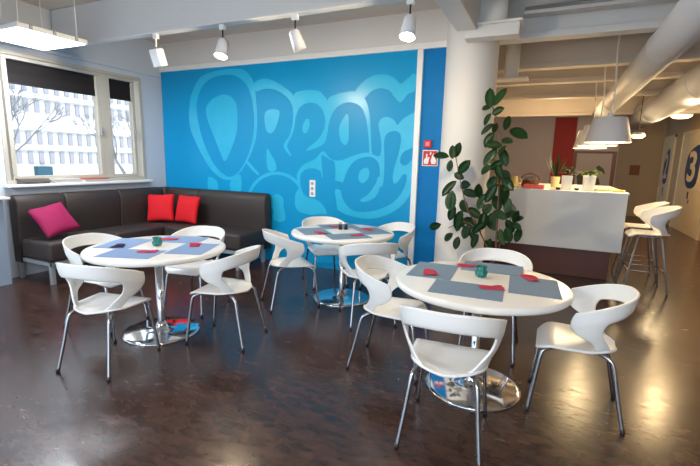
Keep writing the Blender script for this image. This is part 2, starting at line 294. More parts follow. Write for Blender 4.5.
# ceiling beams
bm = bmesh.new(); box(bm, XL, -1.0, 3.47, 3.60, 2.8, CE, bev=.01); box(bm, XL, -1.0, 3.44, 3.54, 2.78, 2.805, bev=.004); struct('ceiling_beam', bm, M['beam'])
bm = bmesh.new(); box(bm, -1.0, -.8, -2.5, 4.57, 2.8, CE, bev=.01); struct('ceiling_beam', bm, M['beam'])
for i, (y0, y1, z0, x0) in enumerate(((5.12, 5.42, 2.80, -1.0), (6.66, 7.05, 2.8, -1.6), (8.1, 8.5, 2.84, -1.6), (9.6, 10.1, 2.8, -1.6), (12.2, 12.7, 2.72, -1.6))):
    bm = bmesh.new(); box(bm, x0, XR, y0, y1, z0+.06, CE, bev=.008); box(bm, x0, XR, y0-.05, y0+.12, z0, z0+.07, bev=.006)
    struct('ceiling_beam', bm, M['beam'] if i == 0 else M['ceil'])
bm = bmesh.new(); box(bm, -.8, XR, 3.2, 3.6, 2.98, CE, bev=.01); struct('ceiling_beam', bm, M['beam'])

# ---------------------------------------------------------------- window
def window(name, y0, y1, splits, blind=True):
    root = bpy.data.objects.new(name, None); COL.objects.link(root); root['kind'] = 'structure'; root.location = (XL, y0, WZ0)
    def L(bm): bmesh.ops.translate(bm, vec=(-XL, -y0, -WZ0), verts=bm.verts[:]); return bm
    bm = bmesh.new(); t = .045
    box(bm, XL-.12, XL+.012, y0, y1, WZ1-t, WZ1, .004); box(bm, XL-.12, XL+.012, y0, y1, WZ0, WZ0+t, .004)
    box(bm, XL-.12, XL+.012, y0, y0+t, WZ0+t, WZ1-t, .004); box(bm, XL-.12, XL+.012, y1-t, y1, WZ0+t, WZ1-t, .004)
    obj('window_frame', L(bm), M['cream'], root)
    for a, b in splits:
        s = .05
        bm = bmesh.new()
        box(bm, XL-.09, XL-.005, a-s, b+s, 2.552, 2.552+s-.008, .006); box(bm, XL-.09, XL-.005, a-s, b+s, 1.213-s+.004, 1.213, .006)
        if a > 3 or a > -1 and a < 2: box(bm, XL-.09, XL-.005, (4.04 if a > 3 else -.17), a-s, 1.17, 2.595)
        box(bm, XL-.09, XL-.005, a-s, a, 1.213, 2.552, .006); box(bm, XL-.09, XL-.005, b, b+s, 1.213, 2.552, .006)
        sash = obj('sash', L(bm), M['cream'], root)
        obj('pane', L(B(XL-.055, XL-.047, a, b, 1.213, 2.552)), M['glass'], root)
        bm = bmesh.new(); box(bm, XL-.004, XL+.03, b+.015, b+.03, 1.75, 1.87, .004); box(bm, XL+.018, XL+.03, b-.0, b+.03, 1.80, 1.815, .003)
        obj('window_handle', L(bm), M['steel'], sash)
    bm = B(XL-.12, XL+.13, y0-.03, y1+.03, WZ0-.035, WZ0, bev=.008); obj('window_sill', L(bm), M['white'], root)
    return root
win = window('window_1', W0, W1, [(2.93, 3.99), (4.19, 4.54)])
win2 = window('window_2', V0, V1, [(-2.08, -.22), (-.08, 1.78)])
for a, b, lab in ((2.935, 3.985, 'wide dark roller blind pulled partway down at the large window pane'), (4.195, 4.535, 'narrow dark roller blind at the small window pane')):
    r = thing('roller_blind', lab, 'blind', (XL-.03, (a+b)/2, 2.29), group='dark roller blinds')
    h = (b-a)/2
    bm = bmesh.new()
    n = 12; v = []
    for i in range(n+1):
        z = .262*i/n; v.append((bm.verts.new((.002*math.sin(i), -h, z)), bm.verts.new((.002*math.sin(i), h, z))))
    for p, q in zip(v, v[1:]): bm.faces.new((p[0], p[1], q[1], q[0]))
    bmesh.ops.solidify(bm, geom=bm.faces[:], thickness=.002)
    obj('blind_cloth', bm, M['darkgrey'], r)
    obj('bottom_bar', B(-.006, .008, -h, h, -.012, .006, bev=.003), M['black'], r)
    bm = bmesh.new(); tube(bm, [(0, -h, .255), (0, h, .255)], .012, 12); obj('roller', bm, M['black'], r)

# outside, across the street
bm = bmesh.new(); box(bm, -21, -20, -14, 24, -4, 9); 
fac = thing('building', 'bright snowy apartment facade across the street outside the window', 'building', (-20, 5, -4))
bmesh.ops.translate(bm, vec=(20, -5, 4), verts=bm.verts[:]); obj('wall', bm, M['facade'], fac)
for r_ in range(5):
    for c_ in range(19):
        y = 3.9+c_*.43; z = 5.02+r_*.82+(.5 if r_ > 1 else 0)
        obj('window', B(0, .06, y, y+.19, z, z+.5, bev=.01), M['facwin'], fac)
    obj('ledge', B(0, .2, -19, 19, z+.58, z+.66 if r_ != 1 else z+.9), M['snow'], fac)
obj('entrance', B(0, .3, 5.8, 6.4, 4.2, 4.9, bev=.02), M['facdark'], fac)
g = struct('ground', B(-22, XL-.25, -14, 24, -1.2, -1.0), M['snow'])
def branchy(loc, seed):
    random.seed(seed); bm = bmesh.new()
    def grow(p, d, l, r, k):
        q = p+d*l; tube(bm, [p, (p+q)/2+Vector((random.uniform(-.05, .05), random.uniform(-.05, .05), 0)), q], r, 5, r*.65)
        if k:
            for _ in range(3):
                e = (d+Vector((random.uniform(-.5, .5), random.uniform(-.9, .9), random.uniform(-.2, .6)))).normalized()
                grow(q, e, l*.68, r*.6, k-1)
    grow(Vector((0, 0, 0)), Vector((0, 0, 1)), 1.5, .07, 5)
    return bm
for i, (x, y) in enumerate(((-12.5, 6.2), (-13.5, 10.4))):
    t = thing('bare_tree', ['bare winter tree seen through the large window pane', 'bare winter tree seen through the small window pane'][i], 'tree', (x, y, -1.0), group='street trees')
    obj('branches', branchy(None, 11+i), M['branch'], t)

# magazines on the sill
for i, (y0, y1, h, m, lab) in enumerate(((2.90, 3.22, .065, 'papern', 'grey brown stack of magazines at the left end of the window sill'),
        (3.28, 3.60, .05, 'paper', 'flat white brochure stack in the middle of the magazines on the sill'),
        (3.66, 4.0, .05, 'paperr', 'low brochure stack with a brick red cover on the window sill'))):
    t = thing('magazine_stack', lab, 'magazines', (XL+.045, (y0+y1)/2, WZ0), 0, 'magazines on the window sill')
    k = 3
    for q in range(k):
        o_ = random.uniform(-.008, .008)
        obj('magazine', B(-.06+o_, .07+o_, -(y1-y0)/2+o_, (y1-y0)/2+o_, h*q/k, h*(q+1)/k-.001, bev=.002), M[m if q == k-1 or i == 0 else 'paper'], t)

# ---------------------------------------------------------------- mural
mur = thing('wall_mural', 'large turquoise wall mural with bubble letters reading DREAM Hostel', 'mural', (-3.6, YB, 0))
bm = B(XL+.01, -1.545, YB-.02, YB, .0, 2.79); bmesh.ops.translate(bm, vec=(3.6, -YB, 0), verts=bm.verts[:]); obj('painted_panel', bm, M['mblue'], mur)
for mi_, (nm, lev, kind, pts) in enumerate(MURAL):
    P = smoothpath([(p[0]+3.6, p[1], 0) for p in pts], 5, True)
    bm = bmesh.new(); f = -.02-.0014*lev-.00004*mi_
    # keep inside the panel
    P = [(max(-2.13, min(2.05, p.x)), min(2.78, p.y)) for p in P]
    curve_plate(bm, P, f+.0010, f)
    obj({'halo': 'letter_outline', 'counter': 'letter_highlight', }.get(nm, 'letter'), bm, M['mlight'] if kind == 'l' else M['mblue'], mur)

# socket, call point, sign
t = thing('wall_socket', 'white vertical triple socket plate on the turquoise mural', 'socket', (-2.95, YB-.022, 1.10))
obj('plate', B(-.045, .045, -.012, 0, -.115, .115, bev=.004), M['white'], t)
for z in (-.07, 0, .07):
    bm = bmesh.new(); lathe(bm, [(0, 0), (.02, 0), (.022, .004), (0, .004)], 16); bmesh.ops.rotate(bm, cent=(0, 0, 0), matrix=Matrix.Rotation(PI/2, 3, 'X'), verts=bm.verts[:]); bmesh.ops.translate(bm, vec=(0, -.011, z), verts=bm.verts[:])
    obj('outlet', bm, M['steel'], t)
t = thing('fire_call_point', 'small red fire alarm call point above the red sign', 'alarm', (-1.365, YB-.012, 1.71))
obj('housing', B(-.045, .045, -.045, 0, -.045, .045, bev=.006), M['signred'], t)
obj('button', B(-.024, .024, -.05, -.044, -.024, .024, bev=.002), M['signpink'], t)
t = thing('fire_sign', 'red fire alarm sign with a white hand and flames in a white frame', 'sign', (-1.335, YB-.012, 1.545))
obj('board', B(-.095, .095, -.006, 0, -.095, .095, bev=.002), M['signwhite'], t)
obj('red_field', B(-.085, .085, -.008, -.005, -.085, .085), M['signred'], t)
bm = bmesh.new()
plate(bm, [(-.07, -.07), (-.02, -.07), (-.012, -.03), (-.005, .01), (-.02, .015), (-.03, -.01), (-.034, .05), (-.048, .05), (-.05, 0), (-.066, -.01), (-.075, -.035)], -.0085, -.011)
obj('hand_symbol', bm, M['signwhite'], t)
bm = bmesh.new()
plate(bm, [(.02, -.07), (.07, -.07), (.078, -.03), (.06, 0), (.064, .03), (.045, .012), (.04, .06), (.022, .02), (.012, -.03)], -.0085, -.011)
plate(bm, [(-.005, .04), (.01, .035), (.016, .065), (0, .075)], -.0085, -.011)
obj('flame_symbol', bm, M['signwhite'], t)

# ---------------------------------------------------------------- chairs
def chair_proto():
    root = thing('moulded_chair', '', 'chair')
    # seat pan: squarish front with rounded corners, rounded rear edge
    bm = bmesh.new(); nu, nv = 20, 20; g = []
    for j in range(nv+1):
        t = j/nv; t = .5-.5*math.cos(PI*t)*(.6+.4*abs(math.cos(PI*t))); y = -.212+.435*t; row = []
        if y < -.02: w = .205*max(0, 1-((-.02-y)/.194)**2.3)**.5+.0+.03*(-.212-y > -.0)
        else: w = .205+.012*min(1, (y+.02)/.1)
        if y > .15: w *= 1-.30*((y-.15)/.073)**2.2
        w = max(w, .06 if y < 0 else .12)
        for i in range(nu+1):
            s = -1+2*i/nu; x = s*w
            z = .450-.016*(1-s*s)*(1-min(1, abs(y+.03)/.2)**2)
            z -= .045*max(0, (y-.13)/.09)**2
            z += .010*max(0, -(y+.05)/.15)*(s*s) - .012*max(0, -(y+.14)/.07)
            row.append(bm.verts.new((x, y, z)))
        g.append(row)
    for j in range(nv):
        for i in range(nu): bm.faces.new((g[j][i], g[j][i+1], g[j+1][i+1], g[j+1][i]))
    bmesh.ops.recalc_face_normals(bm, faces=bm.faces[:])
    bmesh.ops.solidify(bm, geom=bm.faces[:], thickness=.013)
    obj('seat', bm, M['plastic'], root, True)
    # wraparound back: two raked supports rising from the seat edge, overhanging band with an open window below it
    #       z     a     b     yc    fin  fout
    R_ = [(.446, .196, .182, -.02, 34, 66),
          (.456, .206, .187, -.02, 38, 69),
          (.475, .213, .188, -.02, 43, 72),
          (.510, .223, .188, -.02, 50, 76),
          (.555, .235, .188, -.02, 58, 83),
          (.605, .246, .194, -.02, 64, 92),
          (.655, .257, .212, -.02, 66, 101),
          (.686, .265, .240, -.02, 64, 106),
          (.697, .269, .250, -.02, 62, 108),
          (.715, .273, .257, -.02, 60, 109),
          (.740, .276, .263, -.02, 60, 109),
          (.768, .279, .268, -.02, 60, 107),
          (.788, .281, .271, -.02, 60, 104)]
    NB = 7; nc = 16
    bm = bmesh.new(); g = []
    for q, (z, a, b, yc, fi, fo) in enumerate(R_):
        row = []
        for k in range(-nc, nc+1):
            s = abs(k)/nc; sg = 1 if k >= 0 else -1
            ph = fi*s/.5 if s <= .5 else fi+(fo-fi)*(s-.5)/.5
            p = math.radians(min(ph, 90))
            x = a*math.sin(p)**.90 if p > 0 else 0; y = yc-b*math.cos(p)**.92 if ph < 90 else yc
            if ph > 90: x = a-.010*((ph-90)/20)**2; y = yc+(ph-90)/18*.075
            ws = max(0, min(1, (z-.46)/.20)); ws = ws*ws*(3-2*ws)
            row.append(bm.verts.new((sg*x, y, z-.105*ws*max(0, (y+.28)/.33)**1.1)))
        g.append(row)
    for j in range(len(R_)-1):
        for i in range(2*nc):
            k = i-nc; kk = max(abs(k), abs(k+1))
            if j < NB and kk <= nc//2: continue
            bm.faces.new((g[j][i], g[j][i+1], g[j+1][i+1], g[j+1][i]))
    bmesh.ops.delete(bm, geom=[v for v in bm.verts if not v.link_faces], context='VERTS')
    bmesh.ops.subdivide_edges(bm, edges=bm.edges[:], cuts=1, use_grid_fill=True)
    for _ in range(2): bmesh.ops.smooth_vert(bm, verts=bm.verts[:], factor=.3, use_axis_x=True, use_axis_y=True, use_axis_z=True)
    bmesh.ops.recalc_face_normals(bm, faces=bm.faces[:])
    bmesh.ops.solidify(bm, geom=bm.faces[:], thickness=.012)
    obj('backrest', bm, M['plastic'], root, True)
    # legs
    for sx in (-1, 1):
        for sy in (-1, 1):
            p = [(sx*.212, sy*.27, .004), (sx*.188, sy*.226, .20), (sx*.170, sy*.192, .365), (sx*.160, sy*.168, .404), (sx*.138, sy*.130, .420), (sx*.08, sy*.07, .424)]
            if sy > 0: p = [(sx*.205, .235, .004), (sx*.19, .212, .20), (sx*.175, .190, .365), (sx*.163, .168, .400), (sx*.138, .130, .412), (sx*.08, .07, .416)]
            bm = bmesh.new(); tube(bm, smoothpath(p, 5), .0118, 12)
            lg = obj('leg', bm, M['satin'], root, True)
            bm = bmesh.new(); lathe(bm, [(0, 0), (.0125, 0), (.0135, .02), (0, .021)], 12, (p[0][0], p[0][1], 0)); obj('foot_cap', bm, M['black'], lg, True)
    bm = bmesh.new(); box(bm, -.09, .09, -.08, .08, .410, .428, bev=.005); obj('seat_mount', bm, M['satin'], root)
    return root
proto = chair_proto()
CH = [  # centre x, y, heading dx, dy, label
 (-2.81, 1.93, -.19, .98, 'white moulded chair nearest the camera at the left table, its back to us', 'l'),
 (-2.36, 2.63, -.98, -.2, 'white moulded chair on the right side of the left table', 'l'),
 (-3.48, 2.375, .96, .12, 'white moulded chair between the left table and the magenta cushion', 'l'),
 (-3.11, 3.05, .22, -.97, 'white moulded chair behind the left table, in front of the red cushions', 'l'),
 (-2.35, 3.62, .65, .76, 'white moulded chair at the left front of the middle table', 'm'),
 (-2.40, 4.45, .7, -.7, 'white moulded chair behind the middle table at its left, against the mural', 'm'),
 (-1.62, 4.52, -.55, -.83, 'white moulded chair behind the middle table, by the white mural strip', 'm'),
 (-1.50, 3.62, -.62, .78, 'white moulded chair at the right front of the middle table, seen from behind', 'm'),
 (-.955, 2.84, 1, .05, 'white moulded chair at the left side of the right-hand table', 'r'),
 (-.415, 2.235, -.07, 1, 'white moulded chair closest to the camera, in front of the right-hand table', 'r'),
 (-.34, 3.46, .03, -1, 'white moulded chair behind the right-hand table, in front of the tall plant', 'r'),
 (.235, 2.86, -1, 0, 'white moulded chair at the right side of the right-hand table, seen from the side', 'r'),
]
GR = {'l': 'chairs around the left table', 'm': 'chairs around the middle table', 'r': 'chairs around the right-hand table'}
for i, (x, y, dx, dy, lab, g_) in enumerate(CH):
    rz = math.atan2(dy, dx)-PI/2
    if i == 0: o = proto; o.location = (x, y, 0); o.rotation_euler = (0, 0, rz)
    else: o = dup(proto, (x, y, 0), rz)
    o['label'] = lab; o['group'] = GR[g_]

# ---------------------------------------------------------------- tables
def table_proto():
    root = thing('round_table', '', 'table')
    bm = bmesh.new(); lathe(bm, [(0, .70), (.525, .70), (.538, .703), (.547, .712), (.55, .722), (.548, .735), (.542, .742), (.53, .745), (0, .745)], 72); obj('tabletop', bm, M['laminate'], root, True)
    bm = bmesh.new(); lathe(bm, [(.035, .035), (.031, .09), (.031, .68), (.0, .68)], 32); obj('pole', bm, M['chrome'], root, True)
    bm = bmesh.new(); lathe(bm, [(0, 0), (.312, 0), (.314, .004), (.31, .012), (.29, .016), (.14, .022), (.08, .028), (.055, .04), (.045, .07), (.031, .095), (0, .095)], 64); obj('base', bm, M['chrome'], root, True)
    bm = bmesh.new(); lathe(bm, [(0, .668), (.09, .668), (.11, .69), (.11, .7), (0, .7)], 32); obj('top_mount', bm, M['satin'], root, True)
    return root
T = [(-2.929, 2.470, 'left round white table with a chrome pedestal, by the corner sofa'), (-1.967, 4.034, 'middle round white table with a chrome pedestal, furthest away in front of the mural'), (-.357, 2.796, 'right-hand round white table with a chrome pedestal, nearest the camera')]
tp = table_proto()
for i, (x, y, lab) in enumerate(T):
    o = tp if i == 0 else dup(tp, (0, 0, 0), 0)
    o.location = (x, y, 0); o['label'] = lab; o['group'] = 'round cafe tables'
for o in kids(tp) + [k for r in bpy.data.objects if r.name.startswith('round_table') for k in kids(r)]:
    pass
def placemat(x, y, rz, m, lab, g_):
    bm = bmesh.new(); box(bm, -.21, .21, -.147, .147, 0, .003, bev=.001)
    o = obj('placemat', bm, m); o.location = (x, y, .7455); o.rotation_euler = (0, 0, rz); tag(o, lab, 'placemat', g_)
def napkin(x, y, z, rz, m, lab, g_):
    bm = bmesh.new()
    n = 8; pts = []
    for j in range(5):
        row = []
        for i in range(n+1):
            u = i/n-.5; v = j/4-.5
            row.append(bm.verts.new((u*.145, v*(.09+.035*u), .003+.003*math.sin(u*9+j)*(.4+abs(v))+.006*(1-4*v*v))))
        pts.append(row)
    for j in range(4):
        for i in range(n): bm.faces.new((pts[j][i], pts[j][i+1], pts[j+1][i+1], pts[j+1][i]))
    bmesh.ops.solidify(bm, geom=bm.faces[:], thickness=.004)
    o = obj('folded_napkin', bm, m, None, True); o.location = (x, y, z); o.rotation_euler = (0, 0, rz); tag(o, lab, 'napkin', g_)
SIDE = ['front', 'right', 'back', 'left']
def setting(cx, cy, rot, off, tname, m, naps, gname, words):
    for k in range(4):
        a = rot-PI/2+k*PI/2
        if k % 2 == 0: d = off[0]
        else: d = off[1]
        px, py = cx+d*math.cos(a)-.055*math.cos(a+PI/2), cy+d*math.sin(a)-.055*math.sin(a+PI/2)
        placemat(px, py, rot+k*PI/2, m, 'blue grey placemat on the %s table, %s' % (tname, words[k]), 'placemats on the %s table' % gname)
        nx, ny, nm, w = naps[k]
        napkin(nx, ny, .749, rot+k*PI/2+.3, M[nm], '%s folded napkin on the %s table, on the placemat %s' % (w, tname, words[k]), 'napkins on the %s table' % gname)
W3 = ['nearest the camera', 'at the right', 'at the back', 'at the left']
setting(-.36, 2.855, .06, (.315, .325), 'right-hand', M['mat'], [(-.27, 2.64, 'napkin', 'coral'), (-.06, 3.0, 'napkin', 'coral'), (-.50, 3.14, 'napkin', 'coral'), (-.69, 2.80, 'napkin', 'coral')], 'right-hand', W3)
setting(-2.94, 2.49, .38, (.31, .325), 'left', M['matb'], [(-2.82, 2.28, 'napkin', 'coral'), (-2.70, 2.66, 'napkin', 'coral'), (-3.08, 2.74, 'napkin', 'coral'), (-3.19, 2.31, 'napkind', 'plum')], 'left', W3)
W2 = ['at the right front', 'at the right back', 'at the left back', 'at the left front']
setting(-1.967, 4.034, .80, (.31, .31), 'middle', M['mat'], [(-1.72, 3.86, 'napkin', 'coral'), (-1.75, 4.25, 'napkin', 'coral'), (-2.16, 4.26, 'napkin', 'coral'), (-2.10, 3.78, 'napkin', 'coral')], 'middle', W2)
def holder(x, y, lab):
    t = thing('tealight_holder', lab, 'candle holder', (x, y, .7455), .4, 'tealight holders on the tables')
    bm = bmesh.new(); n = 40
    prof = [(0, 0), (.030, 0), (.037, .012), (.040, .030), (.030, .052), (.037, .072), (.034, .072), (.027, .052), (.036, .030), (.032, .014), (0, .012)]
    rings = lathe(bm, prof, n)
    for k, r in enumerate(rings):
        if len(r) > 1:
            for i, v in enumerate(r):
                s = 1+.09*math.cos(8*2*PI*i/n); v.co.x *= s; v.co.y *= s
    obj('glass_cup', bm, M['teal'], t, True)
    bm = bmesh.new(); lathe(bm, [(0, .013), (.019, .013), (.019, .034), (0, .034)], 20); tube(bm, [(0, 0, .034), (.001, 0, .042)], .001, 6); obj('tealight', bm, M['wax'], t)
holder(-.365, 2.895, 'ribbed teal glass tealight holder on the right-hand table')
holder(-2.965, 2.50, 'ribbed turquoise glass tealight holder on the left table')
for x, y, lab, m in ((-2.04, 4.12, 'left dark shaker of the pair on the middle table', 'black'), (-1.985, 4.15, 'right dark shaker of the pair on the middle table', 'black')):
    t = thing('shaker', lab, 'shaker', (x, y, .7455), 0, 'shakers on the middle table')
    bm = bmesh.new(); lathe(bm, [(0, 0), (.02, 0), (.022, .01), (.016, .045), (.018, .06), (0, .06)], 20); obj('body', bm, M[m], t, True)
    bm = bmesh.new(); lathe(bm, [(0, .06), (.018, .06), (.018, .072), (.008, .08), (0, .08)], 20); obj('cap', bm, M['steel'], t, True)

# ---------------------------------------------------------------- corner sofa
sofa = thing('corner_sofa', 'dark brown L-shaped corner sofa with high back on a silver frame', 'sofa', (-5.0, 4.3, 0))
def SO(name, bm, m, par=None, smooth=False):
    bmesh.ops.translate(bm, vec=(5.0, -4.3, 0), verts=bm.verts[:]) ; return obj(name, bm, m, par or sofa, smooth)
def back_slab(bm, u0, u1, along):  # curved-top padded slab; profile (depth from wall, z)
    prof = [(.03, .20), (.03, .93), (.045, .975), (.08, 1.0), (.13, .995), (.17, .965), (.192, .90), (.195, .75), (.18, .6), (.165, .46), (.16, .20)]
    n = len(prof); A = []; r = .02
    us = [u0, u0+.006, u0+r, u1-r, u1-.006, u1]; ins = [.012, .004, 0, 0, .004, .012]
    cx, cz = .11, .6
    for u, s in zip(us, ins):
        row = []
        for d, z in prof:
            dd = d+(cx-d)/abs(cx-d+1e-9)*s if abs(cx-d) > s else cx; zz = z+(s if z < cz else -s)
            row.append(bm.verts.new((XL+dd, u, zz) if along == 'y' else (u, YB-.02-dd+.0, zz)))
        A.append(row)
    for p, q in zip(A, A[1:]):
        for i in range(n): j = (i+1) % n; bm.faces.new((p[i], p[j], q[j], q[i]))
    bm.faces.new(A[0]); bm.faces.new(A[-1][::-1])
for a, b in ((2.78, 3.34), (3.345, 4.10), (4.105, 4.86)):
    bm = bmesh.new(); back_slab(bm, a, b, 'y'); SO('backrest', bm, M['leather'], None, True)
for a, b in ((-5.55, -4.90), (-4.895, -3.62)):
    bm = bmesh.new(); back_slab(bm, a, b, 'x'); SO('backrest', bm, M['leather'], None, True)
SO('corner_post', B(XL+.02, XL+.20, 4.87, YB-.03, .2, .995, bev=.03), M['leather'], None, True)
for a, b in ((2.79, 3.62), (3.625, 4.42)):
    SO('seat_cushion', B(XL+.17, -5.02, a, b, .27, .49, bev=.035, seg=4), M['leather'], None, True)
SO('seat_cushion', B(XL+.17, -5.02, 4.425, 4.92, .27, .49, bev=.035, seg=4), M['leather'], None, True)
for a, b in ((-5.01, -4.32), (-4.315, -3.62)):
    SO('seat_cushion', B(a, b, 4.34, 4.92, .27, .49, bev=.035, seg=4), M['leather'], None, True)
bm = bmesh.new()
box(bm, XL+.05, -5.03, 2.80, 2.85, .215, .262, .004); box(bm, -5.07, -5.03, 2.80, 4.38, .215, .262, .004); box(bm, XL+.05, XL+.09, 2.8, 4.9, .215, .262, .004)
box(bm, -5.07, -3.66, 4.36, 4.40, .215, .262, .004); box(bm, -3.70, -3.66, 4.36, 4.95, .215, .262, .004)
SO('frame', bm, M['steel'])
for x, y in ((-5.07, 2.82), (XL+.07, 2.82), (-5.05, 3.6), (-3.69, 4.38), (-3.69, 4.93), (-4.4, 4.38), (-5.05, 4.36)):
    SO('leg', B(x-.025, x+.025, y-.02, y+.025, 0, .216, bev=.004), M['steel'])

def cushion(x, y, z, tilt, rz, roll, m, lab, size=.40, g_=None):
    bm = bmesh.new(); n = 16; top, bot = [], []
    for sgn, G in ((1, top), (-1, bot)):
        for j in range(n+1):
            row = []
            for i in range(n+1):
                u = -1+2*i/n; v = -1+2*j/n
                e = (1-u*u)*(1-v*v)
                k = size/2*(1-.06*(1-abs(u*v)))  # slightly pinched sides
                row.append(bm.verts.new((u*k, v*k, sgn*(.065*e**.42 + .002*math.sin(7*u+5*v)*e))))
            G.append(row)
        for j in range(n):
            for i in range(n): bm.faces.new((G[j][i], G[j][i+1], G[j+1][i+1], G[j+1][i]))
    bmesh.ops.remove_doubles(bm, verts=bm.verts[:], dist=.0005)
    o = obj('throw_cushion', bm, m, None, True)
    o.rotation_mode = 'QUATERNION'
    o.rotation_quaternion = (Matrix.Rotation(rz, 4, 'Z') @ Matrix.Rotation(tilt, 4, 'X') @ Matrix.Rotation(roll, 4, 'Z')).to_quaternion()
    o.location = (x, y, z); tag(o, lab, 'cushion', g_)
cushion(-5.31, 3.04, .715, math.radians(52), math.radians(84), math.radians(13), M['magenta'], 'magenta throw cushion leaning on the left end of the sofa', .41, 'cushions on the sofa')
cushion(-5.32, 4.58, .715, math.radians(76), math.radians(22), math.radians(3), M['red'], 'red throw cushion in the sofa corner, nearer the window', .42, 'cushions on the sofa')
cushion(-4.90, 4.70, .71, math.radians(76), math.radians(3), math.radians(-2), M['red'], 'red throw cushion right of its red neighbour on the sofa', .42, 'cushions on the sofa')

# ---------------------------------------------------------------- tall plant
pl = thing('rubber_plant', 'tall dark green rubber plant with glossy oval leaves in front of the column', 'plant', (-.62, 4.5, 0))
bm = bmesh.new(); lathe(bm, [(0, 0), (.15, 0), (.16, .02), (.20, .34), (.205, .36), (.185, .36), (.175, .32), (0, .32)], 36); obj('pot', bm, M['pot'], pl, True)
bm = bmesh.new(); lathe(bm, [(0, .325), (.172, .322), (0, .335)], 24); obj('soil', bm, M['soil'], pl)
O = Vector((-.62, 4.5, 0))
for k, s in enumerate(STEMS):
    P = [Vector(p)-O for p in s]
    if k < 3: P = [Vector(((k-1)*.02, 0, .32))]+P
    bm = bmesh.new(); tube(bm, smoothpath(P, 5), .013 if k == 0 else .009, 8, .004); obj('stem', bm, M['stem'], pl, True)
random.seed(5); bm = bmesh.new()
def leaf(bm, c, d, nrm, L, W):
    d = d.normalized(); s = d.cross(nrm).normalized(); nn = s.cross(d)
    n = 7; prev = None
    for i in range(n+1):
        t = i/n; w = W/2*(math.sin(PI*min(1, t*.93+.035))**.7) if 0 < i < n else .0015
        p = c+d*(t-.5)*L-nn*.10*L*(t-.4)**2
        a = bm.verts.new(p+s*w+nn*w*.28); m_ = bm.verts.new(p); b = bm.verts.new(p-s*w+nn*w*.28)
        if prev: bm.faces.new((prev[0], a, m_, prev[1])); bm.faces.new((prev[1], m_, b, prev[2]))
        prev = (a, m_, b)
for (x, y, z, a, L) in LEAVES:
    a = math.radians(a); cr = Vector((.9, -.42, 0)) # picture-right direction in the room
    d = cr*math.cos(a)+Vector((0, 0, -1))*math.sin(a)+Vector((.42, .9, 0))*random.uniform(-.45, .25)
    nrm = Vector((random.uniform(-.5, .2), -1, random.uniform(-.1, .8))).normalized()
    leaf(bm, Vector((x, y, z))-O, d, nrm, L*random.uniform(1.1, 1.28), L*random.uniform(.54, .66))
bmesh.ops.solidify(bm, geom=bm.faces[:], thickness=.0015)
obj('foliage', bm, M['leafm'], pl, True)

# ---------------------------------------------------------------- bar counter
ct = thing('bar_counter', 'white fronted bar counter on a dark wood base', 'counter', (.1, 6.4, 0))
def CT(name, bm, m, par=None): bmesh.ops.translate(bm, vec=(-.1, -6.4, 0), verts=bm.verts[:]); return obj(name, bm, m, par or ct)
CT('front_panel', B(-1.1, .90, 6.30, 6.36, .40, 1.17, bev=.006), M['white'])
CT('side_panel', B(.84, .90, 6.365, 8.4, .40, 1.13, bev=.006), M['white'])
CT('base', B(-1.05, .80, 6.42, 8.3, 0, .62, bev=.004), M['wood'])
CT('worktop', B(-1.1, .92, 6.365, 8.4, 1.135, 1.17, bev=.004), M['laminate'])
CT('body', B(-1.05, .83, 6.40, 8.3, .62, 1.134, bev=.004), M['white'])
# things on the bar
def potted(x, y, r, h, m, lab, kind, seed, pw=.0):
    random.seed(seed)
    t = thing('potted_plant', lab, 'potted plant', (x, y, 1.1705), 0, 'potted plants on the bar')
    if m == 'pot': bm = B(-r, r, -r, r, 0, h, bev=.006); bmesh.ops.translate(bm, vec=(0, 0, 0), verts=[]); 
    else: bm = bmesh.new(); lathe(bm, [(0, 0), (r*.8, 0), (r, h), (r*.9, h), (r*.85, h-.01), (0, h-.01)], 24)
    if m == 'pot':
        for v in bm.verts:
            if v.co.z < h/2: v.co.x *= .88; v.co.y *= .88
    obj('pot', bm, M[m], t)
    bm = bmesh.new()
    if kind == 'spiky':
        for k in range(14):
            a = random.uniform(0, 2*PI); l = random.uniform(.22, .38); o_ = random.uniform(.3, .9)
            leaf(bm, Vector((math.cos(a)*l*.35*o_, math.sin(a)*l*.35*o_, h+l*.42)), Vector((math.cos(a)*o_*.7, math.sin(a)*o_*.7, 1)), Vector((math.cos(a), math.sin(a), -.5)), l, .022)
        mm = M['leafm']
    else:
        for k in range(60):
            a = random.uniform(0, 2*PI); rr = random.uniform(0, r*1.9 if kind == 'bushy' else r*1.5)
            zz = h+random.uniform(.005, .06)+(.06*random.random() if kind == 'twiggy' else 0)
            leaf(bm, Vector((rr*math.cos(a), rr*math.sin(a), zz)), Vector((math.cos(a), math.sin(a), random.uniform(-.3, .8))), Vector((0, 0, 1)), .075, .032)
        mm = M['leafs'] if kind == 'bushy' else M['leafm']
    bmesh.ops.solidify(bm, geom=bm.faces[:], thickness=.001)
    obj('foliage', bm, mm, t)
potted(.20, 6.52, .068, .19, 'pot', 'square white pot with reddish sprigs, middle of the three on the bar', 'twiggy', 3)
potted(.465, 6.52, .074, .20, 'pot', 'square white pot with light green leaves, nearest the pendant lamps', 'bushy', 4)
potted(.06, 7.0, .065, .16, 'potbeige', 'beige pot with a spiky green plant on the bar', 'spiky', 8)
